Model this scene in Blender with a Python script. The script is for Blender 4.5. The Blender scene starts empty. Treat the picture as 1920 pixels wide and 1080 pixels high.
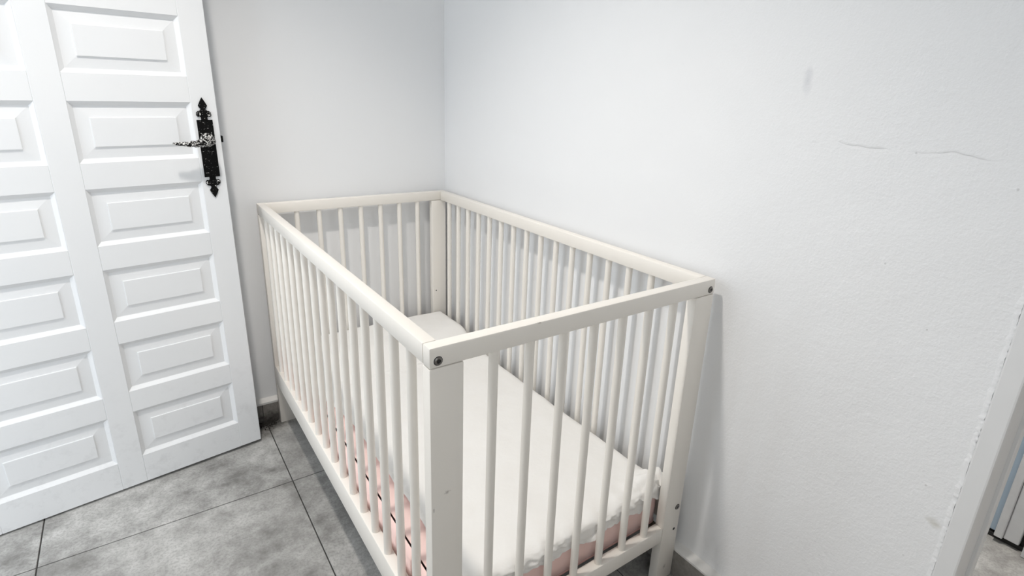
import bpy, bmesh, math, random
from mathutils import Vector, Matrix, noise

random.seed(7)
scene = bpy.context.scene
COL = scene.collection

# ------------------------------------------------------------------ camera
YAW, PITCH, ROLL = 0.6135, 0.3109, 0.0354
FPX = 1027.58
CAM = Vector((-0.3146, -0.6452, 1.1306))
fw = Vector((math.sin(YAW) * math.cos(PITCH), math.cos(YAW) * math.cos(PITCH), -math.sin(PITCH)))
r0 = Vector((math.cos(YAW), -math.sin(YAW), 0))
u0 = r0.cross(fw)
rr = math.cos(ROLL) * r0 + math.sin(ROLL) * u0
uu = -math.sin(ROLL) * r0 + math.cos(ROLL) * u0
cam = bpy.data.objects.new('camera', bpy.data.cameras.new('camera'))
COL.objects.link(cam)
cam.matrix_world = Matrix(((rr.x, uu.x, -fw.x, CAM.x), (rr.y, uu.y, -fw.y, CAM.y), (rr.z, uu.z, -fw.z, CAM.z), (0, 0, 0, 1)))
cam.data.sensor_width = 36.0
cam.data.lens = FPX / 1920 * 36.0
cam.data.shift_x = -0.395 / 1920
cam.data.shift_y = -27.85 / 1920
cam.data.clip_start = 0.02
scene.camera = cam

# ------------------------------------------------------------------ world, light, exposure
world = bpy.data.worlds.new('daylight')
scene.world = world
world.use_nodes = True
bg = world.node_tree.nodes['Background']
bg.inputs[0].default_value = (0.89, 0.95, 1.0, 1)
bg.inputs[1].default_value = 1.45
LAMP_POWER = 45.0
HALL_FILL_POWER = 85.0  # lamp added in the passage as fill
scene.view_settings.view_transform = 'Standard'
scene.view_settings.look = 'None'
scene.view_settings.gamma = 1.0
scene.view_settings.use_curve_mapping = False
scene.view_settings.exposure = 0.86
scene.cycles.max_bounces = 5
scene.cycles.diffuse_bounces = 4
scene.cycles.glossy_bounces = 2
scene.cycles.caustics_reflective = False
scene.cycles.caustics_refractive = False

# a portal in the open doorway on the left guides the daylight sampling
pl = bpy.data.lights.new('doorway_daylight', 'AREA')
pl.shape = 'RECTANGLE'; pl.size = 0.73; pl.size_y = 2.03
pl.cycles.is_portal = True
po = bpy.data.objects.new('doorway_daylight', pl); COL.objects.link(po)
po.location = (-0.90, 0.655, 1.02); po.rotation_euler = (math.radians(90), 0, math.radians(-90))

pl2 = bpy.data.lights.new('added_window_daylight', 'AREA')  # portal for the window added behind the camera
pl2.shape = 'RECTANGLE'; pl2.size = 0.70; pl2.size_y = 1.3
pl2.cycles.is_portal = True
po2 = bpy.data.objects.new('added_window_daylight', pl2); COL.objects.link(po2)
po2.location = (-0.43, -1.43, 1.35); po2.rotation_euler = (math.radians(90), 0, 0)

# ------------------------------------------------------------------ dimensions (metres)
W, L, H = 0.66, 1.2188, 0.7847          # crib
HR, TE, TS = 0.0337, 0.0235, 0.0235       # top rail height, end frame thickness, side thickness
PW = 0.057                              # post width
XW, YW = 0.682, 1.243                   # right wall face, back wall face
XL, YR, ZC = -0.86, -1.38, 2.5          # left wall face, rear wall face, ceiling
BH = 0.077                              # baseboard height
DY0, DY1 = -0.495, -1.23                # right doorway
LY0, LY1 = 0.285, 1.03                  # left doorway

# ------------------------------------------------------------------ materials
def new_mat(name):
    m = bpy.data.materials.new(name); m.use_nodes = True
    nt = m.node_tree
    return m, nt, nt.nodes['Principled BSDF']

def N(nt, t, **kw):
    n = nt.nodes.new(t)
    for k, v in kw.items():
        if k in ('loc',): continue
        if hasattr(n, k): setattr(n, k, v)
        else: n.inputs[k].default_value = v
    return n

def ramp(nt, fac, stops):
    r = nt.nodes.new('ShaderNodeValToRGB')
    el = r.color_ramp.elements
    while len(el) < len(stops): el.new(0.5)
    for e, (p, c) in zip(el, stops):
        e.position = p
        e.color = (c, c, c, 1) if isinstance(c, (int, float)) else (*c, 1)
    nt.links.new(fac, r.inputs[0])
    return r.outputs[0]

def mixc(nt, fac, a, b):
    m = nt.nodes.new('ShaderNodeMix'); m.data_type = 'RGBA'
    for sock, v in ((m.inputs[0], fac), (m.inputs[6], a), (m.inputs[7], b)):
        if isinstance(v, bpy.types.NodeSocket): nt.links.new(v, sock)
        elif isinstance(v, (int, float)): sock.default_value = v
        else: sock.default_value = (*v, 1)
    return m.outputs[2]

def math_n(nt, op, a, b=None):
    m = nt.nodes.new('ShaderNodeMath'); m.operation = op
    for i, v in enumerate((a, b)):
        if v is None: continue
        if isinstance(v, bpy.types.NodeSocket): nt.links.new(v, m.inputs[i])
        else: m.inputs[i].default_value = v
    return m.outputs[0]

def bump(nt, p, h, strength, dist=0.002, prev=None):
    b = nt.nodes.new('ShaderNodeBump')
    b.inputs['Strength'].default_value = strength
    b.inputs['Distance'].default_value = dist
    nt.links.new(h, b.inputs['Height'])
    if prev is not None: nt.links.new(prev, b.inputs['Normal'])
    nt.links.new(b.outputs[0], p.inputs['Normal'])
    return b.outputs[0]

def coords(nt, world_space=False):
    if world_space:
        return N(nt, 'ShaderNodeNewGeometry').outputs['Position']
    return N(nt, 'ShaderNodeTexCoord').outputs['Object']

def noise_n(nt, vec, scale, detail=4, rough=0.55):
    n = N(nt, 'ShaderNodeTexNoise')
    n.inputs['Scale'].default_value = scale
    n.inputs['Detail'].default_value = detail
    n.inputs['Roughness'].default_value = rough
    nt.links.new(vec, n.inputs['Vector'])
    return n.outputs['Fac']

def simple(name, col, rough=0.5, noise_scale=None, var=0.0, bumps=0.0, bscale=200, metal=0.0, spec=0.5):
    m, nt, p = new_mat(name)
    p.inputs['Base Color'].default_value = (*col, 1)
    p.inputs['Roughness'].default_value = rough
    p.inputs['Metallic'].default_value = metal
    p.inputs['Specular IOR Level'].default_value = spec
    if noise_scale:
        v = coords(nt, True)
        f = noise_n(nt, v, noise_scale, 2)
        dark = tuple(c * (1 - var) for c in col)
        nt.links.new(mixc(nt, f, dark, col), p.inputs['Base Color'])
    if bumps:
        v = coords(nt, True)
        bump(nt, p, noise_n(nt, v, bscale, 3), bumps, 0.001)
    return m

def spot(nt, pos, c, radii, edge=0.35, warp=None):
    """soft blob mask, 1 inside; c and radii in metres"""
    s = N(nt, 'ShaderNodeVectorMath', operation='SUBTRACT')
    nt.links.new(pos, s.inputs[0]); s.inputs[1].default_value = c
    d = N(nt, 'ShaderNodeVectorMath', operation='DIVIDE')
    nt.links.new(s.outputs[0], d.inputs[0]); d.inputs[1].default_value = radii
    ln = N(nt, 'ShaderNodeVectorMath', operation='LENGTH')
    nt.links.new(d.outputs[0], ln.inputs[0])
    v = ln.outputs['Value']
    if warp is not None:
        v = math_n(nt, 'ADD', v, math_n(nt, 'MULTIPLY', math_n(nt, 'SUBTRACT', warp, 0.5), 1.6))
    return ramp(nt, v, [(0.0, 1.0), (edge, 0.9), (1.0, 0.0)])

def wall_material(name, rough_side=False):
    m, nt, p = new_mat(name)
    p.inputs['Roughness'].default_value = 0.62
    p.inputs['Specular IOR Level'].default_value = 0.35
    pos = coords(nt, True)
    n1 = noise_n(nt, pos, 2.2, 1)
    base = mixc(nt, n1, (0.82, 0.83, 0.845), (0.855, 0.86, 0.868))
    nb = noise_n(nt, pos, 55, 3, 0.62)
    nf = noise_n(nt, pos, 260, 2, 0.6)
    nl = noise_n(nt, pos, 6.0, 1, 0.5)
    if rough_side:
        sep = N(nt, 'ShaderNodeSeparateXYZ'); nt.links.new(pos, sep.inputs[0])
        # plaster is coarser towards the doorway (y falling)
        mr = N(nt, 'ShaderNodeMapRange')
        nt.links.new(sep.outputs['Y'], mr.inputs['Value'])
        mr.inputs['From Min'].default_value = 0.15; mr.inputs['From Max'].default_value = -0.25
        mr.inputs['To Min'].default_value = 0.12; mr.inputs['To Max'].default_value = 1.0
        h = math_n(nt, 'ADD', math_n(nt, 'MULTIPLY', nb, 1.0), math_n(nt, 'MULTIPLY', nf, 0.45))
        h = math_n(nt, 'MULTIPLY', h, mr.outputs[0])
        # hairline crack: thin band around a wandering line z = 1.072 + noise(y)
        comb = N(nt, 'ShaderNodeCombineXYZ'); nt.links.new(sep.outputs['Y'], comb.inputs[0])
        wn = noise_n(nt, comb.outputs[0], 14, 2)
        line = math_n(nt, 'ADD', math_n(nt, 'MULTIPLY', math_n(nt, 'SUBTRACT', wn, 0.5), 0.03), 1.072)
        dist = math_n(nt, 'ABSOLUTE', math_n(nt, 'SUBTRACT', sep.outputs['Z'], line))
        crack = ramp(nt, math_n(nt, 'MULTIPLY', dist, 100), [(0.0, 1.0), (0.16, 0.35), (0.4, 0.0)])
        along = spot(nt, pos, (XW, -0.27, 1.07), (1, 0.15, 0.06), 0.6)
        broken = ramp(nt, noise_n(nt, pos, 18, 0), [(0.42, 0.0), (0.55, 1.0)])
        cr = math_n(nt, 'MULTIPLY', math_n(nt, 'MULTIPLY', crack, along), broken)
        hh = math_n(nt, 'ADD', math_n(nt, 'MULTIPLY', h, 0.0013), math_n(nt, 'MULTIPLY', cr, -0.0010))
        hh = math_n(nt, 'ADD', hh, math_n(nt, 'MULTIPLY', nl, 0.004))
        bump(nt, p, hh, 1.0, 1.0)
        base = mixc(nt, math_n(nt, 'MULTIPLY', cr, 0.16), base, (0.42, 0.42, 0.43))
        # grey rub mark, a yellow-brown damp spot at the casing, small chips
        wq = noise_n(nt, pos, 40, 1)
        sm = spot(nt, pos, (XW, -0.103, 1.175), (1, 0.010, 0.034), 0.1, wq)
        base = mixc(nt, math_n(nt, 'MULTIPLY', sm, 0.38), base, (0.50, 0.51, 0.56))
        st = spot(nt, pos, (XW, -0.452, 0.492), (1, 0.016, 0.009), 0.1, wq)
        base = mixc(nt, math_n(nt, 'MULTIPLY', st, 0.6), base, (0.40, 0.37, 0.28))
        vor = N(nt, 'ShaderNodeTexVoronoi'); vor.inputs['Scale'].default_value = 30
        nt.links.new(pos, vor.inputs['Vector'])
        chips = ramp(nt, vor.outputs['Distance'], [(0.0, 1.0), (0.045, 0.7), (0.06, 0.0)])
        chips = math_n(nt, 'MULTIPLY', math_n(nt, 'MULTIPLY', chips, ramp(nt, noise_n(nt, pos, 9, 0), [(0.55, 0.0), (0.62, 1.0)])), mr.outputs[0])
        base = mixc(nt, math_n(nt, 'MULTIPLY', chips, 0.5), base, (0.45, 0.45, 0.45))
    else:
        bump(nt, p, nl, 0.12, 0.003)
    nt.links.new(base, p.inputs['Base Color'])
    return m

def tile_material(name, dark, light, warm):
    m, nt, p = new_mat(name)
    pos = coords(nt, True)
    big = noise_n(nt, pos, 3.4, 5, 0.62)
    mid = noise_n(nt, pos, 15, 6, 0.7)
    fine = noise_n(nt, pos, 150, 4, 0.7)
    info = N(nt, 'ShaderNodeObjectInfo')
    f = math_n(nt, 'ADD', math_n(nt, 'MULTIPLY', big, 0.62), math_n(nt, 'MULTIPLY', mid, 0.38))
    c = mixc(nt, ramp(nt, f, [(0.40, 0.0), (0.60, 1.0)]), dark, light)
    c = mixc(nt, math_n(nt, 'MULTIPLY', ramp(nt, fine, [(0.42, 1.0), (0.52, 0.0)]), 0.30), c, tuple(x * 0.7 for x in dark))
    c = mixc(nt, math_n(nt, 'MULTIPLY', info.outputs['Random'], 0.25), c, warm)
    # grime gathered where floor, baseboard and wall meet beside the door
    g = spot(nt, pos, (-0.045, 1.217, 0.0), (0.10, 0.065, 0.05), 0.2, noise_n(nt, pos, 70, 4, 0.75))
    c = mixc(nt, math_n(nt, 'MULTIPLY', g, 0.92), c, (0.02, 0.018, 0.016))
    nt.links.new(c, p.inputs['Base Color'])
    p.inputs['Roughness'].default_value = 0.52
    p.inputs['Specular IOR Level'].default_value = 0.35
    bump(nt, p, fine, 0.12, 0.0006)
    return m

M = {}
M['wall'] = wall_material('white_wall_paint')
M['wall_beige'] = simple('beige_wall_paint', (0.66, 0.59, 0.51), 0.65)
M['wall_plain'] = simple('plain_white_paint', (0.84, 0.845, 0.85), 0.65)
M['wall_rough'] = wall_material('uneven_white_plaster', True)
M['ceiling'] = simple('ceiling_paint', (0.85, 0.85, 0.84), 0.7)
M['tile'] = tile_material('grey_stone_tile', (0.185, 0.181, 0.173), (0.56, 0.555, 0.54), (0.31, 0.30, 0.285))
M['base_tile'] = tile_material('skirting_tile', (0.17, 0.16, 0.15), (0.34, 0.325, 0.30), (0.28, 0.26, 0.24))
M['grout'] = simple('dark_grout', (0.085, 0.083, 0.08), 0.9, 60, 0.4)
M['caulk'] = simple('white_caulk', (0.80, 0.79, 0.77), 0.55, 30, 0.12, 0.2, 120)
def crib_paint():
    m, nt, p = new_mat('white_lacquered_wood')
    pos = coords(nt, True)
    c = mixc(nt, noise_n(nt, pos, 9, 2), (0.825, 0.79, 0.735), (0.85, 0.815, 0.76))
    w = noise_n(nt, pos, 300, 1)
    for ctr, rad in (((0.028, 0.0, 0.527), (0.006, 0.01, 0.004)), ((0.004, 0.0, 0.502), (0.002, 0.01, 0.005)), ((0.198, 0.0, 0.783), (0.006, 0.01, 0.0015)), ((0.629, 0.0, 0.041), (0.006, 0.01, 0.008))):
        k = spot(nt, pos, ctr, rad, 0.1, w)
        c = mixc(nt, math_n(nt, 'MULTIPLY', k, 0.6), c, (0.22, 0.19, 0.17))
    nt.links.new(c, p.inputs['Base Color'])
    p.inputs['Roughness'].default_value = 0.38
    return m
M['crib'] = crib_paint()
M['metal'] = simple('dull_steel', (0.22, 0.21, 0.20), 0.35, metal=0.9)
M['black'] = simple('black_recess', (0.012, 0.012, 0.012), 0.6)
M['slat'] = simple('pale_slat_wood', (0.30, 0.26, 0.21), 0.7, 25, 0.3)
M['casing'] = simple('white_gloss_trim', (0.78, 0.785, 0.79), 0.45, 14, 0.06, 0.12, 60)
M['hall_wall'] = simple('hall_wall_paint', (0.70, 0.70, 0.70), 0.7)
M['hall_daylight_blue'] = simple('panel_daylight_tint', (0.40, 0.50, 0.60), 0.5, 12, 0.1)  # bluish daylight painted into the door panel's colour
M['hall_white'] = simple('worn_white_panel_paint', (0.72, 0.73, 0.74), 0.5, 30, 0.15)

def door_paint():
    m, nt, p = new_mat('white_door_paint')
    pos = coords(nt, True)
    n1 = noise_n(nt, pos, 5, 1)
    base = mixc(nt, n1, (0.77, 0.785, 0.805), (0.81, 0.82, 0.83))
    obj = N(nt, 'ShaderNodeSeparateXYZ'); nt.links.new(pos, obj.inputs[0])
    # scuffs low on the door
    low = N(nt, 'ShaderNodeMapRange'); nt.links.new(obj.outputs['Z'], low.inputs['Value'])
    low.inputs['From Min'].default_value = 0.45; low.inputs['From Max'].default_value = 0.0
    scf = ramp(nt, noise_n(nt, pos, 22, 4, 0.72), [(0.52, 0.0), (0.72, 1.0)])
    s = math_n(nt, 'MULTIPLY', math_n(nt, 'MULTIPLY', scf, low.outputs[0]), 0.28)
    base = mixc(nt, s, base, (0.45, 0.45, 0.46))
    nt.links.new(base, p.inputs['Base Color'])
    p.inputs['Roughness'].default_value = 0.5
    bump(nt, p, noise_n(nt, pos, 70, 2), 0.10, 0.0012)
    return m
M['door'] = door_paint()

def iron(name, spread):
    m, nt, p = new_mat(name)
    pos = coords(nt)
    f = noise_n(nt, pos, 210, 5, 0.7)
    c = ramp(nt, f, [(spread, (0.003, 0.003, 0.003)), (spread + 0.06, (0.75, 0.74, 0.72))])
    nt.links.new(c, p.inputs['Base Color'])
    p.inputs['Roughness'].default_value = 0.6
    p.inputs['Specular IOR Level'].default_value = 0.12
    bump(nt, p, noise_n(nt, pos, 120, 3), 0.5, 0.002)
    return m
M['iron'] = iron('black_hammered_iron', 0.63)
M['iron_worn'] = iron('worn_black_iron', 0.50)

def fabric(name, c1, c2, sc=14, bs=0.25, rough=0.9):
    m, nt, p = new_mat(name)
    pos = coords(nt, True)
    c = mixc(nt, noise_n(nt, pos, sc, 4), c1, c2)
    nt.links.new(c, p.inputs['Base Color'])
    p.inputs['Roughness'].default_value = rough
    p.inputs['Specular IOR Level'].default_value = 0.15
    p.inputs['Sheen Weight'].default_value = 0.15
    w = noise_n(nt, pos, 38, 4, 0.6)
    fi = noise_n(nt, pos, 900, 2)
    h = math_n(nt, 'ADD', math_n(nt, 'MULTIPLY', w, 1.0), math_n(nt, 'MULTIPLY', fi, 0.05))
    bump(nt, p, h, bs, 0.004)
    return m
M['sheet'] = fabric('white_cotton_sheet', (0.84, 0.82, 0.79), (0.88, 0.87, 0.85), 14, 0.4)
M['pink'] = fabric('pink_mattress_cover', (0.86, 0.62, 0.575), (0.89, 0.67, 0.63), 8, 0.10)
M['piping'] = simple('pink_piping', (0.66, 0.42, 0.39), 0.8)

def emit(name, col, s):
    m, nt, p = new_mat(name)
    p.inputs['Base Color'].default_value = (0.9, 0.9, 0.9, 1)
    p.inputs['Emission Color'].default_value = (*col, 1)
    p.inputs['Emission Strength'].default_value = s
    return m

# ------------------------------------------------------------------ helpers
def link(name, me, mat=None, parent=None, loc=None):
    o = bpy.data.objects.new(name, me)
    COL.objects.link(o)
    if mat is not None and me is not None and not me.materials:
        me.materials.append(M[mat] if isinstance(mat, str) else mat)
    if parent is not None: o.parent = parent
    if loc is not None: o.location = loc
    return o

def empty(name, loc=(0, 0, 0), rz=0.0):
    o = bpy.data.objects.new(name, None); COL.objects.link(o)
    o.location = loc; o.rotation_euler = (0, 0, rz); o.empty_display_size = 0.1
    return o

def tag(o, label=None, cat=None, group=None, kind=None):
    if label: o['label'] = label
    if cat: o['category'] = cat
    if group: o['group'] = group
    if kind: o['kind'] = kind
    return o

def bm_mesh(bm, name, smooth=False):
    me = bpy.data.meshes.new(name)
    bm.normal_update()
    bm.to_mesh(me); bm.free()
    if smooth:
        for f in me.polygons: f.use_smooth = True
    return me

def box_mesh(name, lo, hi, bev=0.0, seg=1):
    bm = bmesh.new()
    bmesh.ops.create_cube(bm, size=1.0)
    c = [(a + b) / 2 for a, b in zip(lo, hi)]; s = [b - a for a, b in zip(lo, hi)]
    for v in bm.verts:
        v.co = Vector((c[0] + v.co.x * s[0], c[1] + v.co.y * s[1], c[2] + v.co.z * s[2]))
    if bev:
        bmesh.ops.bevel(bm, geom=bm.edges[:], offset=bev, segments=seg, affect='EDGES', profile=0.5)
    return bm_mesh(bm, name)

def box(name, lo, hi, mat, parent=None, bev=0.0, seg=1):
    return link(name, box_mesh(name, lo, hi, bev, seg), mat, parent)

def auto_smooth(me, ang=40):
    for f in me.polygons: f.use_smooth = True
    try: me.set_sharp_from_angle(angle=math.radians(ang))
    except Exception: pass
    return me

def struct(o):
    o['kind'] = 'structure'; return o

def multi_box(name, boxes, mat, parent=None, bev=0.0):
    bm = bmesh.new()
    for lo, hi in boxes:
        r = bmesh.ops.create_cube(bm, size=1.0)
        for v in r['verts']:
            v.co = Vector([(a + b) / 2 + k * (b - a) for a, b, k in zip(lo, hi, v.co)])
    return link(name, bm_mesh(bm, name), mat, parent)

# ------------------------------------------------------------------ shell of the room
T = 0.118
wall_back = struct(box('wall_back', (XL - T, YW, -0.05), (XW + T, YW + T, ZC), 'wall'))
tag(wall_back, 'smooth white wall behind the far end of the crib')
wall_right = struct(multi_box('wall_right', [((XW, DY0 + 0.004, -0.05), (XW + T, YW, ZC)),
                                             ((XW, DY1, 2.06), (XW + T, DY0 + 0.004, ZC)),
                                             ((XW, YR, -0.05), (XW + T, DY1, ZC))], 'wall_rough'))
tag(wall_right, 'white plaster wall along the crib, lumpy near the doorway')
wall_left = struct(multi_box('wall_left', [((XL - T, LY1 + 0.03, -0.05), (XL, YW, ZC)),
                                           ((XL - T, LY0 - 0.03, 2.06), (XL, LY1 + 0.03, ZC)),
                                           ((XL - T, YR, -0.05), (XL, LY0 - 0.03, ZC))], 'wall_plain'))
tag(wall_left, 'white wall with the open doorway on the left')
WX0, WX1, WZ0, WZ1 = -0.78, -0.08, 0.70, 2.0      # unseen window, added behind the camera as fill light
wall_rear = struct(multi_box('wall_rear', [((XL - T, YR - T, -0.05), (WX0, YR, ZC)), ((WX1, YR - T, -0.05), (XW + T, YR, ZC)),
                                           ((WX0, YR - T, -0.05), (WX1, YR, WZ0)), ((WX0, YR - T, WZ1), (WX1, YR, ZC))], 'wall_beige'))
window = struct(empty('added_window', ((WX0 + WX1) / 2, YR - T / 2, WZ0))); tag(window, 'unseen open window added for fill light in the wall opposite the crib')
for nm, lo, hi in (('added_window_frame', (WX0, YR - 0.08, WZ0), (WX0 + 0.03, YR - 0.03, WZ1)), ('added_window_frame', (WX1 - 0.03, YR - 0.08, WZ0), (WX1, YR - 0.03, WZ1)),
                   ('added_window_frame', (WX0 + 0.03, YR - 0.08, WZ1 - 0.03), (WX1 - 0.03, YR - 0.03, WZ1)), ('added_window_sill', (WX0 + 0.03, YR - T, WZ0), (WX1 - 0.03, YR + 0.01, WZ0 + 0.025))):
    o = box(nm, lo, hi, 'casing', window, 0.003); o.matrix_parent_inverse = Matrix.Translation((-(WX0 + WX1) / 2, -YR + T / 2, -WZ0))
tag(wall_rear, 'plain beige wall opposite the crib, with an added unseen window')
ceiling = struct(box('ceiling', (XL - T, YR - T, ZC), (XW + T, YW + T, ZC + 0.1), 'ceiling'))
tag(ceiling, 'white ceiling of the small room')

# floor: grout bed and separate tiles
floor = struct(box('floor', (XL - 2.6, YR - T, -0.05), (XW + T + 0.9, YW + T, -0.003), 'grout'))
tag(floor, 'grey stone tile floor with dark grout joints')
G = 0.0016
def clipped_tiles(x0, x1, y0, y1, ox, oy, size, parent, mat='tile'):
    k = math.floor((x0 - ox) / size)
    while ox + k * size < x1:
        j = math.floor((y0 - oy) / size)
        while oy + j * size < y1:
            a = max(x0, ox + k * size + G); b = min(x1, ox + (k + 1) * size - G)
            c = max(y0, oy + j * size + G); d = min(y1, oy + (j + 1) * size - G)
            if b - a > 0.01 and d - c > 0.01:
                box('tile', (a, c, -0.0035), (b, d, 0.0), mat, parent, bev=0.0008)
            j += 1
        k += 1
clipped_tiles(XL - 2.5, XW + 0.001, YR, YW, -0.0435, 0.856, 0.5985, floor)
clipped_tiles(XW + 0.004, XW + T + 0.85, YR, YW, 0.68, 0.2, 0.5985, floor)

# baseboards of cut tile with a painted caulk ledge on top
bb = struct(empty('baseboard_back', (0, 0, 0))); tag(bb, 'grey tile baseboard along the back wall')
xs = [XL] + [-0.0505 - 0.5985, -0.0505, 0.548] + [XW]
for a, b in zip(xs[:-1], xs[1:]):
    box('tile', (a + 0.0012, 1.2255, 0.0), (b - 0.0012, YW, BH - 0.006), 'base_tile', bb, 0.0015)
box('mortar_bed', (XL, 1.2275, 0.0), (XW, YW, BH - 0.008), 'grout', bb)
def ledge(name, pts_fn, n, parent):
    # a slightly wavy bead: profile swept along an axis
    bm = bmesh.new(); rows = []
    for i in range(n + 1):
        rows.append([bm.verts.new(p) for p in pts_fn(i / n)])
    for a, b in zip(rows[:-1], rows[1:]):
        for k in range(len(a)):
            k2 = (k + 1) % len(a)
            bm.faces.new((a[k], a[k2], b[k2], b[k]))
    bm.faces.new(rows[0]); bm.faces.new(list(reversed(rows[-1])))
    bmesh.ops.recalc_face_normals(bm, faces=bm.faces[:])
    return link(name, auto_smooth(bm_mesh(bm, name), 50), 'caulk', parent)
def back_ledge(t):
    x = XL + (XW - XL) * t; w = 0.0012 * noise.noise((x * 22, 3, 0)); z = 0.001 * noise.noise((x * 30, 8, 1))
    return [(x, 1.2252 + w, BH - 0.007), (x, 1.2250 + w, BH + z), (x, YW - 0.008, BH + 0.004 + z), (x, YW + 0.002, BH + 0.012 + z), (x, YW + 0.002, BH - 0.007)]
ledge('caulk_ledge', back_ledge, 90, bb)
br = struct(empty('baseboard_right', (0, 0, 0))); tag(br, 'grey tile baseboard with white ledge along the right wall')
ys = [DY0 + 0.03, 0.2575 - 0.5985, 0.2575, 0.856, 1.2255]
for a, b in zip(ys[:-1], ys[1:]):
    box('tile', (0.6615, a + 0.0012, 0.0), (XW, b - 0.0012, BH - 0.004), 'base_tile', br, 0.0015)
box('mortar_bed', (0.6640, DY0 + 0.03, 0.0), (XW, 1.2255, BH - 0.006), 'grout', br)
def right_ledge(t):
    y = DY0 + 0.03 + (1.2255 - DY0 - 0.03) * t; w = 0.0010 * noise.noise((y * 22, 5, 0)); z = 0.001 * noise.noise((y * 30, 2, 1))
    return [(0.6612 + w, y, BH - 0.004), (0.6612 + w, y, BH + 0.001 + z), (XW - 0.006, y, BH + 0.005 + z), (XW + 0.002, y, BH + 0.012 + z), (XW + 0.002, y, BH - 0.004)]
ledge('caulk_ledge', right_ledge, 130, br)

# casing of the right doorway, with rebate and stop; crumbling plaster lip along it
trim = struct(empty('trim_1', (XW, DY0, 0))); tag(trim, 'white door casing at the right edge, plaster crumbling along it')
def tb(name, lo, hi, bev=0.003, seg=2):
    o = box(name, lo, hi, 'casing', trim, bev, seg); o.matrix_parent_inverse = Matrix.Translation((-XW, -DY0, 0)); return o
tb('side_casing', (XW - 0.0035, -0.495, 0.0), (XW + T + 0.002, -0.467, 2.06))
tb('door_stop', (0.749, -0.5006, 0.0), (0.774, -0.494, 2.05), 0.001, 1)
tb('side_casing', (XW - 0.0035, DY1 - 0.028, 0.0), (XW + T + 0.002, DY1, 2.06))
tb('head_casing', (XW - 0.0035, DY1 - 0.028, 2.06), (XW + T + 0.002, -0.467, 2.088))
bm = bmesh.new(); rows = []
NL = 800
for i in range(NL + 1):
    z = BH + 0.01 + (2.06 - BH) * i / NL
    e = -0.4675 + 0.0012 * noise.noise((z * 40, 0, 0)) + 0.0016 * noise.noise((z * 170, 4, 0))
    wd = 0.008 + 0.0035 * noise.noise((z * 45, 9, 0)) + 0.002 * noise.noise((z * 150, 2, 0))
    th = 0.0024 + 0.0016 * noise.noise((z * 70, 1, 0)) + 0.0018 * noise.noise((z * 220, 7, 0))
    th = max(0.0008, th)
    rows.append([bm.verts.new(v) for v in ((XW + 0.001, e - 0.0005, z), (XW - th * 0.9, e, z), (XW - th, e + wd * 0.25, z), (XW - th * 0.45, e + wd * 0.6, z), (XW + 0.0004, e + wd, z))])
for a, b in zip(rows[:-1], rows[1:]):
    for k in range(4): bm.faces.new((a[k], a[k + 1], b[k + 1], b[k]))
bmesh.ops.recalc_face_normals(bm, faces=bm.faces[:])
link('plaster_edge', auto_smooth(bm_mesh(bm, 'plaster_edge'), 70), 'wall_rough', wall_right)

# left doorway lining
trim2 = struct(empty('trim_2', (XL, LY0, 0))); tag(trim2, 'white lining of the left doorway')
for nm, lo, hi in (('side_casing', (XL - T - 0.004, LY1, 0), (XL + 0.004, LY1 + 0.03, 2.06)), ('side_casing', (XL - T - 0.004, LY0 - 0.03, 0), (XL + 0.004, LY0, 2.06)), ('head_casing', (XL - T - 0.004, LY0 - 0.03, 2.04), (XL + 0.004, LY1 + 0.03, 2.065))):
    o = box(nm, lo, hi, 'casing', trim2, 0.003); o.matrix_parent_inverse = Matrix.Translation((-XL, -LY0, 0))

# passage beyond the right doorway
XH = XW + T
wall_hall = struct(box('wall_hall', (XH + 0.75, YR - T, -0.05), (XH + 0.85, YW + T, ZC), 'hall_wall')); tag(wall_hall, 'passage wall beyond the right doorway')
hall_ceiling = struct(box('ceiling', (XH, YR - T, ZC), (XH + 0.85, YW + T, ZC + 0.1), 'ceiling')); tag(hall_ceiling, 'ceiling of the passage beyond the doorway')
wall_hall_end = struct(box('wall_hall_end', (XH, YW, -0.05), (XH + 0.75, YW + T, ZC), 'hall_wall')); tag(wall_hall_end, 'end wall of the passage')
wall_hall_rear = struct(box('wall_hall_rear', (XH, YR - T, -0.05), (XH + 0.75, YR, ZC), 'hall_wall')); tag(wall_hall_rear, 'unseen near end wall, added to close the passage to daylight')  # unseen wall added to keep sky light out of the passage
XD = XH + 0.735
door2 = struct(empty('door_2', (XD, -0.40, 0))); tag(door2, 'white passage door, bluish daylight painted into its panel, seen through the right doorway')
def d2(name, lo, hi, mat, bev=0.002):
    o = box(name, lo, hi, mat, door2, bev); o.matrix_parent_inverse = Matrix.Translation((-XD, 0.40, 0)); return o
d2('panel', (XD - 0.004, -0.4130, 0.022), (XD + 0.012, 0.20, 2.02), 'hall_daylight_blue')
d2('stile', (XD - 0.020, -0.4320, 0.016), (XD + 0.012, -0.4132, 2.02), 'hall_white')
d2('stile', (XD - 0.014, -0.4660, 0.018), (XD + 0.012, -0.4325, 2.02), 'hall_white')
d2('gap_shadow_strip', (XD + 0.004, -0.4770, 0.0), (XD + 0.012, -0.4665, 2.02), 'black', 0.0)
d2('door_jamb', (XD - 0.030, -0.5300, 0.0), (XD + 0.012, -0.4775, 2.02), 'hall_white')
d2('gap_shade_strip', (XD - 0.003, -0.4770, 0.0), (XD + 0.012, 0.20, 0.014), 'black', 0.001)  # black strip stands in for the shade in the gap under the door

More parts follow.
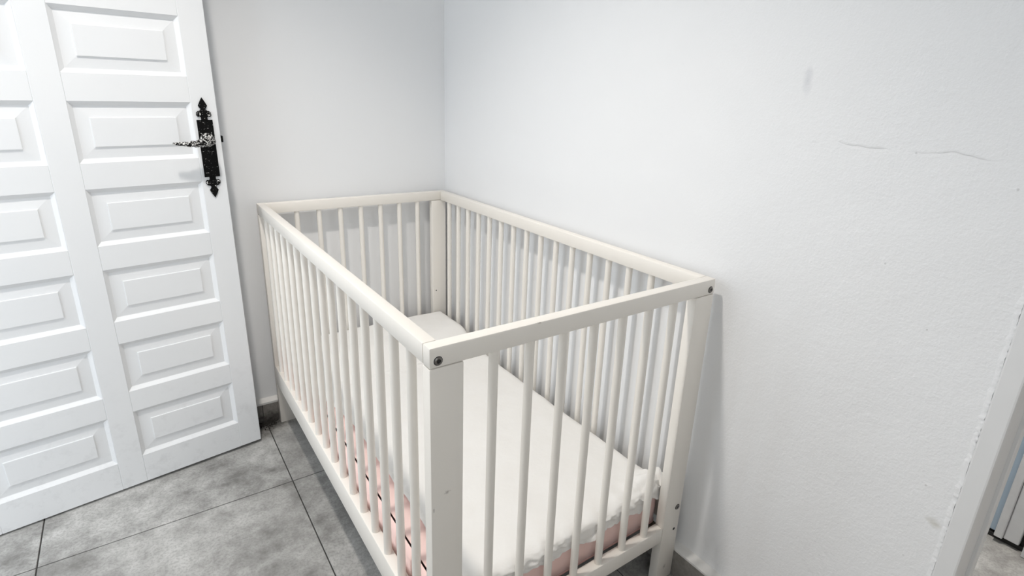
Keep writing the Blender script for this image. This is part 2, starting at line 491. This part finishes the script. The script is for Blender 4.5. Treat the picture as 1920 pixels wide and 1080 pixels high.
# ------------------------------------------------------------------ open panelled door (door_1)
ang = math.atan2(-0.13061611, -0.99143302)
DA = Vector((-0.0816, 1.1136, 0.0))
door = struct(empty('door_1', DA, ang)); door.rotation_euler = (0, 0.0083, ang)         # local +x runs from the latch edge to the hinge, local +y faces the room
tag(door, 'open white panelled wooden door with black iron handle')
DW, DH, DZ = 0.722, 2.03, 0.0105
DT = 0.036
us = [(0.0628, 0.3246), (0.3852, 0.647)]
zt = [0.245 + 0.2108 * k for k in range(9)]
PHH = 0.146
def dbox(name, lo, hi, mat='door', bev=0.0012):
    return box(name, lo, hi, mat, door, bev)
dbox('lock_stile', (0.0, -DT, DZ), (us[0][0], 0, DH))
dbox('middle_stile', (us[0][1], -DT, DZ), (us[1][0], 0, DH))
dbox('hinge_stile', (us[1][1], -DT, DZ), (DW, 0, DH))
for c in (0, 1):
    a, b = us[c]
    z0 = DZ
    for k in range(10):
        z1 = zt[k] - PHH if k < 9 else DH
        dbox('rail', (a, -DT, z0), (b, -0.0002, z1), 'door', 0.0008)
        if k < 9: z0 = zt[k]
def panel_mesh():
    w, h = us[0][1] - us[0][0], PHH
    # (inset, depth): moulding down, sloping field, step, raised centre
    prof = [(0.0, 0.0), (0.0095, -0.0085), (0.0105, -0.0087), (0.0375, -0.0062), (0.0381, -0.0034), (0.0395, -0.0031)]
    bm = bmesh.new(); rings = []
    for ins, d in prof:
        rings.append([bm.verts.new(p) for p in ((ins, d, ins), (w - ins, d, ins), (w - ins, d, h - ins), (ins, d, h - ins))])
    for r1, r2 in zip(rings[:-1], rings[1:]):
        for k in range(4):
            bm.faces.new((r1[k], r1[(k + 1) % 4], r2[(k + 1) % 4], r2[k]))
    bm.faces.new(rings[-1])
    bk = [bm.verts.new(p) for p in ((0, -DT + 0.004, 0), (w, -DT + 0.004, 0), (w, -DT + 0.004, h), (0, -DT + 0.004, h))]
    for k in range(4): bm.faces.new((bk[k], bk[(k + 1) % 4], rings[0][(k + 1) % 4], rings[0][k]))
    bm.faces.new(list(reversed(bk)))
    bmesh.ops.recalc_face_normals(bm, faces=bm.faces[:])
    return bm_mesh(bm, 'panel')
pm = panel_mesh()
for c in (0, 1):
    for z in zt:
        link('panel', pm, 'door', door, (us[c][0], -0.0004, z - PHH))

# handle: long back plate with scrolled ends, boss, twisted lever
PU, PZ = 0.0353, 0.966
def half(pts):
    return pts + [(-x, z) for x, z in reversed(pts)]
def flat_plate(name, outline, th, y0, mat, parent):
    bm = bmesh.new()
    f = [bm.verts.new((x, y0, z)) for x, z in outline]
    b = [bm.verts.new((x, y0 + th, z)) for x, z in outline]
    n = len(f)
    bm.faces.new(f); bm.faces.new(list(reversed(b)))
    for k in range(n): bm.faces.new((f[k], b[k], b[(k + 1) % n], f[(k + 1) % n]))
    bmesh.ops.recalc_face_normals(bm, faces=bm.faces[:])
    bmesh.ops.triangulate(bm, faces=[g for g in bm.faces if len(g.verts) > 4])
    o = link(name, bm_mesh(bm, name), mat, parent); return o
handle = empty('door_handle', (PU, 0.0, PZ)); handle.parent = door
plate = flat_plate('back_plate', [(-0.0195, -0.077), (0.0195, -0.077), (0.0195, 0.077), (-0.0195, 0.077)], 0.003, 0.0002, 'iron', handle)
for s in (1, -1):
    # neck, two scroll ears, then the spade tip
    right = [(0.0080, 0.075), (0.0078, 0.084), (0.0110, 0.0865), (0.0150, 0.0850), (0.0185, 0.0890), (0.0180, 0.0960), (0.0135, 0.1005), (0.0095, 0.1010),
             (0.0070, 0.1035), (0.0060, 0.1060), (0.0110, 0.1140), (0.0060, 0.1250), (0.0, 0.1355)]
    o = right + [(-x, z) for x, z in reversed(right[:-1])]
    o = [(x, s * z) for x, z in o]
    if s < 0: o.reverse()
    flat_plate('scrolled_end', o, 0.003, 0.0002, 'iron', handle)
def torus_mesh(name, R, r, n=18, m=8, arc=math.tau):
    bm = bmesh.new(); rows = []
    for i in range(n + (0 if arc >= math.tau else 1)):
        a = arc * i / n
        rows.append([bm.verts.new(((R + r * math.cos(t)) * math.cos(a), r * math.sin(t), (R + r * math.cos(t)) * math.sin(a))) for t in [math.tau * k / m for k in range(m)]])
    cnt = len(rows)
    for i in range(cnt if arc >= math.tau else cnt - 1):
        A, B = rows[i], rows[(i + 1) % cnt]
        for k in range(m): bm.faces.new((A[k], A[(k + 1) % m], B[(k + 1) % m], B[k]))
    bmesh.ops.recalc_face_normals(bm, faces=bm.faces[:])
    return bm_mesh(bm, name, True)
curl = torus_mesh('scroll_curl', 0.0036, 0.0013, 14, 6, math.radians(290))
for sx in (1, -1):
    for sz in (1, -1):
        link('scroll_curl', curl, 'iron_worn', handle, (sx * 0.0125, 0.0036, sz * 0.0925)).rotation_euler = (0, (0 if sz > 0 else math.pi) + (0.8 if sx > 0 else -0.8), 0)
def lathe_y(name, prof, n=24):
    bm = bmesh.new(); rows = []
    for r, y in prof:
        rows.append([bm.verts.new((r * math.cos(math.tau * k / n), y, r * math.sin(math.tau * k / n))) for k in range(n)])
    for A, B in zip(rows[:-1], rows[1:]):
        for k in range(n): bm.faces.new((A[k], A[(k + 1) % n], B[(k + 1) % n], B[k]))
    bm.faces.new(rows[0]); bm.faces.new(list(reversed(rows[-1])))
    bmesh.ops.recalc_face_normals(bm, faces=bm.faces[:])
    return auto_smooth(bm_mesh(bm, name), 45)
LZ = 0.990 - PZ
boss = link('boss', lathe_y('boss', [(0.0185, 0.0025), (0.0185, 0.007), (0.0160, 0.0115), (0.0105, 0.0155), (0.0085, 0.030), (0.0105, 0.040), (0.0105, 0.046), (0.007, 0.052), (0.001, 0.053)]), 'iron_worn', handle, (0, 0, LZ))
bm = bmesh.new(); rows = []
NN, KS = 64, 12
for i in range(NN + 1):
    t = i / NN
    x = -0.004 + 0.096 * t
    rad = (0.0098 + 0.0014 * math.sin(min(1, t * 3) * math.pi)) * (1 - 0.72 * max(0, (t - 0.30) / 0.70) ** 1.0)
    tw = -t * math.tau * 2.0 if t < 0.72 else -0.72 * math.tau * 2.0
    yc = 0.043 + 0.002 * math.sin(t * math.pi)
    zc = -0.004 * t - 0.004 * math.sin(t * math.pi)
    ring = []
    for k in range(KS):
        a = math.tau * k / KS
        lob = rad * (1 + 0.22 * math.cos(3 * (a - tw)) * (1 - t * 0.6))
        ring.append(bm.verts.new((x, yc + lob * math.cos(a), zc + lob * math.sin(a))))
    rows.append(ring)
for A, B in zip(rows[:-1], rows[1:]):
    for k in range(KS): bm.faces.new((A[k], A[(k + 1) % KS], B[(k + 1) % KS], B[k]))
bm.faces.new(rows[0]); bm.faces.new(list(reversed(rows[-1])))
bmesh.ops.recalc_face_normals(bm, faces=bm.faces[:])
link('lever', bm_mesh(bm, 'lever', True), 'iron_worn', handle, (0, 0, LZ))
latch = box('latch_bolt', (-0.009, -0.024, 0.981), (0.001, -0.012, 0.999), 'iron', door, 0.001)

# ------------------------------------------------------------------ crib
crib = empty('baby_crib', (W / 2, L / 2, 0))
tag(crib, 'white wooden slatted baby crib standing in the corner beside the door', 'crib')
INV = Matrix.Translation((-W / 2, -L / 2, 0))
def cb(name, lo, hi, bev=0.0026, mat='crib', seg=2):
    o = link(name, auto_smooth(box_mesh(name, lo, hi, bev, seg), 35), mat, crib); o.matrix_parent_inverse = INV; return o
ZT = H - HR
for y0 in (0.0, L - TE):
    cb('end_top_rail', (0, y0, ZT + 0.0006), (W, y0 + TE, H))
    cb('end_bottom_rail', (PW, y0, 0.127), (W - PW, y0 + TE, 0.167))
    for x0 in (0.0, W - PW):
        cb('post', (x0, y0, 0.0), (x0 + PW, y0 + TE, ZT - 0.0004), 0.0016)
for x0 in (0.0, W - TS):
    cb('side_top_rail', (x0, TE + 0.0004, ZT), (x0 + TS, L - TE - 0.0004, H))
    cb('side_bottom_rail', (x0, TE + 0.0004, 0.154), (x0 + TS, L - TE - 0.0004, 0.223))
def bar_mesh(z0, z1, r):
    bm = bmesh.new(); n = 14
    prof = [(r, z0), (r, z1)]
    rows = [[bm.verts.new((a * math.cos(math.tau * k / n), a * math.sin(math.tau * k / n), z)) for k in range(n)] for a, z in prof]
    for A, B in zip(rows[:-1], rows[1:]):
        for k in range(n): bm.faces.new((A[k], A[(k + 1) % n], B[(k + 1) % n], B[k]))
    return bm_mesh(bm, 'bar', True)
BR = 0.0082
sb_, eb_ = bar_mesh(0.221, ZT + 0.001, BR), bar_mesh(0.165, ZT + 0.001, BR)
for x in (TS / 2, W - TS / 2):
    for i in range(16):
        o = link('bar', sb_, 'crib', crib, (x, 0.6165 + (7.5 - i) * 0.0703, 0)); o.matrix_parent_inverse = INV
for y in (TE / 2, L - TE / 2):
    for i in range(7):
        o = link('bar', eb_, 'crib', crib, (0.1175 + 0.0717 * i, y, 0)); o.matrix_parent_inverse = INV
# bolts (domed head with a dark hex socket) and holes
bolt_head = lathe_y('bolt', [(0.0066, 0.0002), (0.0066, -0.0010), (0.0055, -0.0020), (0.0036, -0.0022), (0.0030, -0.0008)], 18)
sock = lathe_y('socket', [(0.0032, -0.0009), (0.0032, -0.00095)], 6)
hole = lathe_y('bolt_hole', [(0.0042, 0.0003), (0.0042, -0.0003)], 14)
rim = torus_mesh('bolt_rim', 0.0068, 0.0007, 20, 6)
def bolt(x, y, z, back=False):
    o = link('bolt', bolt_head, 'metal', crib, (x, y, z)); o.matrix_parent_inverse = INV
    link('socket', sock, 'black', o)
    link('rim', rim, 'black', o)
    if back: o.rotation_euler = (0, 0, math.pi)
for x in (0.014, 0.646):
    bolt(x, 0.0, 0.7625); bolt(x, 0.0, 0.212); bolt(x, L, 0.7625, True)
def hole_at(x, y, z, s=1.0):
    o = link('bolt_hole', hole, 'black', crib, (x, y, z)); o.matrix_parent_inverse = INV; o.scale = (s, 1, s)
for x in (0.014, 0.645): hole_at(x, 0.0, 0.148, 0.9)
for x in (0.017, 0.643): hole_at(x, L - TE, 0.2165, 1.0); hole_at(x, L - TE, 0.2025, 1.0)
hole_at(0.617, L - TE, 0.392, 0.55); hole_at(0.043, L - TE, 0.392, 0.55)
# bed base: side bearers and slats
for x0 in (TS + 0.001, W - TS - 0.023):
    cb('base_bearer', (x0, TE + 0.002, 0.118), (x0 + 0.022, L - TE - 0.002, 0.136), 0.001, 'slat', 1)
sm_ = None
for i in range(14):
    y = TE + 0.03 + i * (L - 2 * TE - 0.125) / 13
    if sm_ is None:
        sm_ = box_mesh('base_slat', (TS + 0.002, 0, 0.136), (W - TS - 0.002, 0.068, 0.1455), 0.001)
    o = link('base_slat', sm_, 'slat', crib, (0, y, 0)); o.matrix_parent_inverse = INV

# ------------------------------------------------------------------ mattress and sheet
MX0, MX1, MY0, MY1 = 0.031, 0.628, 0.0405, 1.183
MZ0, MZ1 = 0.147, 0.262
def sstep(a, b, t):
    t = max(0.0, min(1.0, (t - a) / (b - a))); return t * t * (3 - 2 * t)
def lift(y):
    return 0.047 * sstep(0.885, 1.02, y)
mat_root = empty('mattress', ((MX0 + MX1) / 2, (MY0 + MY1) / 2, MZ0))
tag(mat_root, 'thin pink crib mattress lying on the crib base', 'mattress')
MINV = Matrix.Translation((-(MX0 + MX1) / 2, -(MY0 + MY1) / 2, -MZ0))
def rounded_ring(inset, rad, n=6):
    pts = []
    x0, x1, y0, y1 = MX0 + inset, MX1 - inset, MY0 + inset, MY1 - inset
    seq = []
    for cx, cy, a0 in ((x1 - rad, y1 - rad, 0), (x0 + rad, y1 - rad, 90), (x0 + rad, y0 + rad, 180), (x1 - rad, y0 + rad, 270)):
        for k in range(n + 1):
            a = math.radians(a0 + 90 * k / n); seq.append((cx + rad * math.cos(a), cy + rad * math.sin(a)))
    # subdivide the long straight runs
    out = []
    for i, p in enumerate(seq):
        q = seq[(i + 1) % len(seq)]; d = math.hypot(q[0] - p[0], q[1] - p[1]); m = max(1, int(d / 0.03))
        for k in range(m): out.append((p[0] + (q[0] - p[0]) * k / m, p[1] + (q[1] - p[1]) * k / m))
    return out
ring = rounded_ring(0.0, 0.022)
bm = bmesh.new(); rows = []
cxm, cym = (MX0 + MX1) / 2, (MY0 + MY1) / 2
prof = [(0.010, 0.0), (0.003, 0.003), (0.0, 0.010), (-0.001, 0.05), (0.0, 0.100), (0.003, 0.110), (0.010, 0.114)]
for ins, dz in prof:
    row = []
    for x, y in ring:
        dx = (x - cxm) / (MX1 - MX0) * 2; dy = (y - cym) / (MY1 - MY0) * 2
        nx = x - ins * max(-1, min(1, dx * 1.0)) ; ny = y - ins * max(-1, min(1, dy * 1.0))
        row.append(bm.verts.new((nx, ny, MZ0 + dz + lift(y) * (dz / 0.114))))
    rows.append(row)
n = len(ring)
for A, B in zip(rows[:-1], rows[1:]):
    for k in range(n): bm.faces.new((A[k], A[(k + 1) % n], B[(k + 1) % n], B[k]))
bm.faces.new(list(reversed(rows[0])))
bmesh.ops.triangulate(bm, faces=[f for f in bm.faces if len(f.verts) > 4])
gr = []
for j in range(61):
    y = MY0 + 0.009 + (MY1 - MY0 - 0.018) * j / 60
    e = 0.014 if 0 < j < 60 else 0.026
    gr.append([bm.verts.new((MX0 + e + (MX1 - MX0 - 2 * e) * i / 6, y, MZ0 + 0.1138 + lift(y))) for i in range(7)])
for j in range(60):
    for i in range(6): bm.faces.new((gr[j][i], gr[j][i + 1], gr[j + 1][i + 1], gr[j + 1][i]))
bmesh.ops.recalc_face_normals(bm, faces=bm.faces[:])
o = link('mattress_cover', auto_smooth(bm_mesh(bm, 'mattress_cover'), 50), 'pink', mat_root); o.matrix_parent_inverse = MINV
bm = bmesh.new(); rows = []
for i, (x, y) in enumerate(ring):
    p, q = ring[i - 1], ring[(i + 1) % n]
    t = Vector((q[0] - p[0], q[1] - p[1])).normalized(); nn = Vector((t.y, -t.x))
    rows.append([bm.verts.new((x + nn.x * 0.0022 * math.cos(a), y + nn.y * 0.0022 * math.cos(a), MZ0 + 0.007 + 0.0022 * math.sin(a))) for a in [math.tau * k / 6 for k in range(6)]])
for i in range(n):
    A, B = rows[i], rows[(i + 1) % n]
    for k in range(6): bm.faces.new((A[k], A[(k + 1) % 6], B[(k + 1) % 6], B[k]))
bmesh.ops.recalc_face_normals(bm, faces=bm.faces[:])
o = link('piping', bm_mesh(bm, 'piping', True), 'piping', mat_root); o.matrix_parent_inverse = MINV

SX0 = 0.086                                   # the sheet has slid to the right: a pink strip shows on the left
def make_sheet():
    step = 0.0045
    ov = 0.062
    u0_, u1_ = SX0, MX1 + ov
    v0_, v1_ = MY0 - ov, MY1 + ov
    nx = int((u1_ - u0_) / step); ny = int((v1_ - v0_) / step)
    bm = bmesh.new(); g = []
    for j in range(ny + 1):
        row = []
        for i in range(nx + 1):
            x = u0_ + (u1_ - u0_) * i / nx
            y = v0_ + (v1_ - v0_) * j / ny
            # wandering left edge, running back over the whole mattress towards the far end
            le = sstep(SX0 + 0.09, SX0, x)
            x += le * (0.006 * noise.noise((y * 9, 1, 0)) - 0.045 * sstep(0.62, 0.95, y))
            ox = max(0, x - MX1); oy = max(0, MY0 - y, y - MY1)
            xc = min(x, MX1 + 0.002); yc = min(max(y, MY0 - 0.003), MY1 + 0.002)
            top = MZ1 + 0.0035 + lift(min(max(y, MY0), MY1))
            nz = noise.noise((x * 7, y * 6, 1.0)) * 0.0030 + noise.noise((x * 19, y * 17, 5.0)) * 0.0016
            nz += 0.0016 * math.sin((x * 0.8 + y * 0.5) * 60 + 5 * noise.noise((x * 5, y * 5, 2))) * max(0, noise.noise((x * 4, y * 4, 9)) + 0.1)
            fy = 0.893 + 0.006 * noise.noise((x * 6, 0, 3))
            fs = sstep(0.50, 0.30, x)
            nz += fs * (-0.0025 * math.exp(-((y - fy) / 0.006) ** 2) + 0.006 * math.exp(-((y - fy + 0.012) / 0.007) ** 2))
            # left edge: a raised, curled hem
            lift_e = math.exp(-((x - (u0_ + (0.006 * noise.noise((y * 9, 1, 0)) - 0.045 * sstep(0.62, 0.95, y)))) / 0.010) ** 2)
            nz += lift_e * (0.005 + 0.004 * noise.noise((y * 24, 3, 3)))
            d = max(ox, oy)
            ed = min(MX1 - x, y - MY0, MY1 - y)
            z = top + nz
            if ed < 0.02:
                e = max(0.0, ed) / 0.02
                z -= 0.006 * (1 - e) ** 2
            near = y < MY0 + 0.03
            if near:   # rumpled near shoulder
                k = sstep(0.03, 0.0, y - MY0)
                z += k * (0.006 * noise.noise((x * 23, 4, 8)) + 0.003 * noise.noise((x * 60, y * 30, 8)))
            if d > 0:
                hem = 0.84 + 0.22 * noise.noise((x * 17, y * 14, 7)) + 0.10 * noise.noise((x * 55, 2, 7))
                if oy > 0 and y < MY0: hem *= 0.72
                z -= d * hem
                s_ = x if oy > ox else y
                amp = min(1, d / 0.018)
                if oy > ox:
                    if y < MY0:
                        fold = 0.0075 * noise.noise((s_ * 26 + d * 30, d * 22, 2)) + 0.0055 * noise.noise((s_ * 62 - d * 60, d * 40, 4))
                        yc = MY0 - 0.0035 - amp * (0.004 + abs(fold) * 1.3)
                else:
                    xc += amp * 0.003 * (noise.noise((s_ * 34, d * 12, 2)) + 0.6)
            # the untucked, crumpled near right corner
            cr = math.exp(-(((x - MX1) / 0.090) ** 2 + ((y - MY0 + 0.005) / 0.050) ** 2))
            if cr > 0.02:
                f1 = noise.noise((x * 30 + 3, y * 26, 1.7)); f2 = noise.noise((x * 70, y * 55 + 2, 6.1))
                z += cr * (0.018 + 0.034 * f1 + 0.016 * f2 + (0.016 if d > 0 else 0))
                xc += cr * 0.008 * f2
                yc -= cr * 0.008 * abs(f1)
            xc = min(xc, W - TS - 0.002)
            yc = max(yc, 0.0226)
            row.append(bm.verts.new((xc, yc, z)))
        g.append(row)
    for j in range(ny):
        for i in range(nx):
            bm.faces.new((g[j][i], g[j][i + 1], g[j + 1][i + 1], g[j + 1][i]))
    return bm_mesh(bm, 'fitted_sheet', True)
sheet = link('fitted_sheet', make_sheet(), 'sheet')
tag(sheet, 'rumpled white sheet stretched over the pink mattress', 'sheet')

# ------------------------------------------------------------------ dirt in the corner by the door
bm = bmesh.new()
for i in range(380):
    a = random.gauss(0, 1); b = abs(random.gauss(0, 1))
    x = -0.045 + 0.024 * a; y = 1.2245 - 0.016 * b
    if y < 1.16 or abs(x + 0.045) > 0.06 or x > -0.004: continue
    r = random.uniform(0.0008, 0.0026)
    res = bmesh.ops.create_icosphere(bm, subdivisions=1, radius=r)
    for v in res['verts']:
        v.co = Vector((v.co.x * random.uniform(0.7, 1.4), v.co.y * random.uniform(0.7, 1.4), v.co.z * 0.6)) + Vector((x, y, r * 0.45))
dirt = link('dirt', bm_mesh(bm, 'dirt'), simple('dark_dirt', (0.03, 0.027, 0.023), 0.95, 200, 0.6))
tag(dirt, 'dark dirt crumbs in the corner between door and crib', 'dirt', kind='stuff')

# ------------------------------------------------------------------ ceiling lamp (above the frame)
lamp = empty('ceiling_downlight', (-0.30, 0.30, ZC)); tag(lamp, 'round white downlight under the ceiling of the room', 'lamp')
def lathe_z(name, prof, n=28):
    bm = bmesh.new(); rows = []
    for r, z in prof: rows.append([bm.verts.new((r * math.cos(math.tau * k / n), r * math.sin(math.tau * k / n), z)) for k in range(n)])
    for A, B in zip(rows[:-1], rows[1:]):
        for k in range(n): bm.faces.new((A[k], A[(k + 1) % n], B[(k + 1) % n], B[k]))
    bm.faces.new(rows[0]); bm.faces.new(list(reversed(rows[-1])))
    bmesh.ops.recalc_face_normals(bm, faces=bm.faces[:])
    return bm_mesh(bm, name, True)
link('lamp_body', lathe_z('lamp_body', [(0.085, 0.0), (0.085, -0.012), (0.075, -0.015)]), 'casing', lamp)
bm = bmesh.new(); rows = []
for r, z in ((0.075, -0.014), (0.078, -0.040), (0.070, -0.040), (0.060, -0.014)):
    rows.append([bm.verts.new((r * math.cos(math.tau * k / 28), r * math.sin(math.tau * k / 28), z)) for k in range(28)])
for A, B in zip(rows[:-1], rows[1:]):
    for k in range(28): bm.faces.new((A[k], A[(k + 1) % 28], B[(k + 1) % 28], B[k]))
bmesh.ops.recalc_face_normals(bm, faces=bm.faces[:])
link('reflector_ring', bm_mesh(bm, 'reflector_ring', True), 'casing', lamp)
link('lamp_glass', lathe_z('lamp_glass', [(0.058, -0.0155), (0.056, -0.018), (0.01, -0.020)]), emit('lit_lamp_glass', (1.0, 0.95, 0.88), 6.0), lamp)
sl = bpy.data.lights.new('downlight_beam', 'SPOT')
sl.energy = LAMP_POWER; sl.spot_size = math.radians(100); sl.spot_blend = 0.7; sl.shadow_soft_size = 0.055; sl.color = (1.0, 0.945, 0.88)
so = bpy.data.objects.new('downlight_beam', sl); COL.objects.link(so); so.parent = lamp; so.location = (0, 0, -0.045)
hall_fill_lamp = lamp.copy(); COL.objects.link(hall_fill_lamp); hall_fill_lamp.location = (XH + 0.38, -0.20, ZC)  # unseen lamp, added to brighten the passage and rear of the room
hall_fill_lamp['label'] = 'unseen round white downlight added to brighten the passage beyond the right doorway'
for ch in list(lamp.children):
    c = ch.copy(); COL.objects.link(c); c.parent = hall_fill_lamp
    if c.type == 'LIGHT':
        c.data = ch.data.copy(); c.data.energy = HALL_FILL_POWER
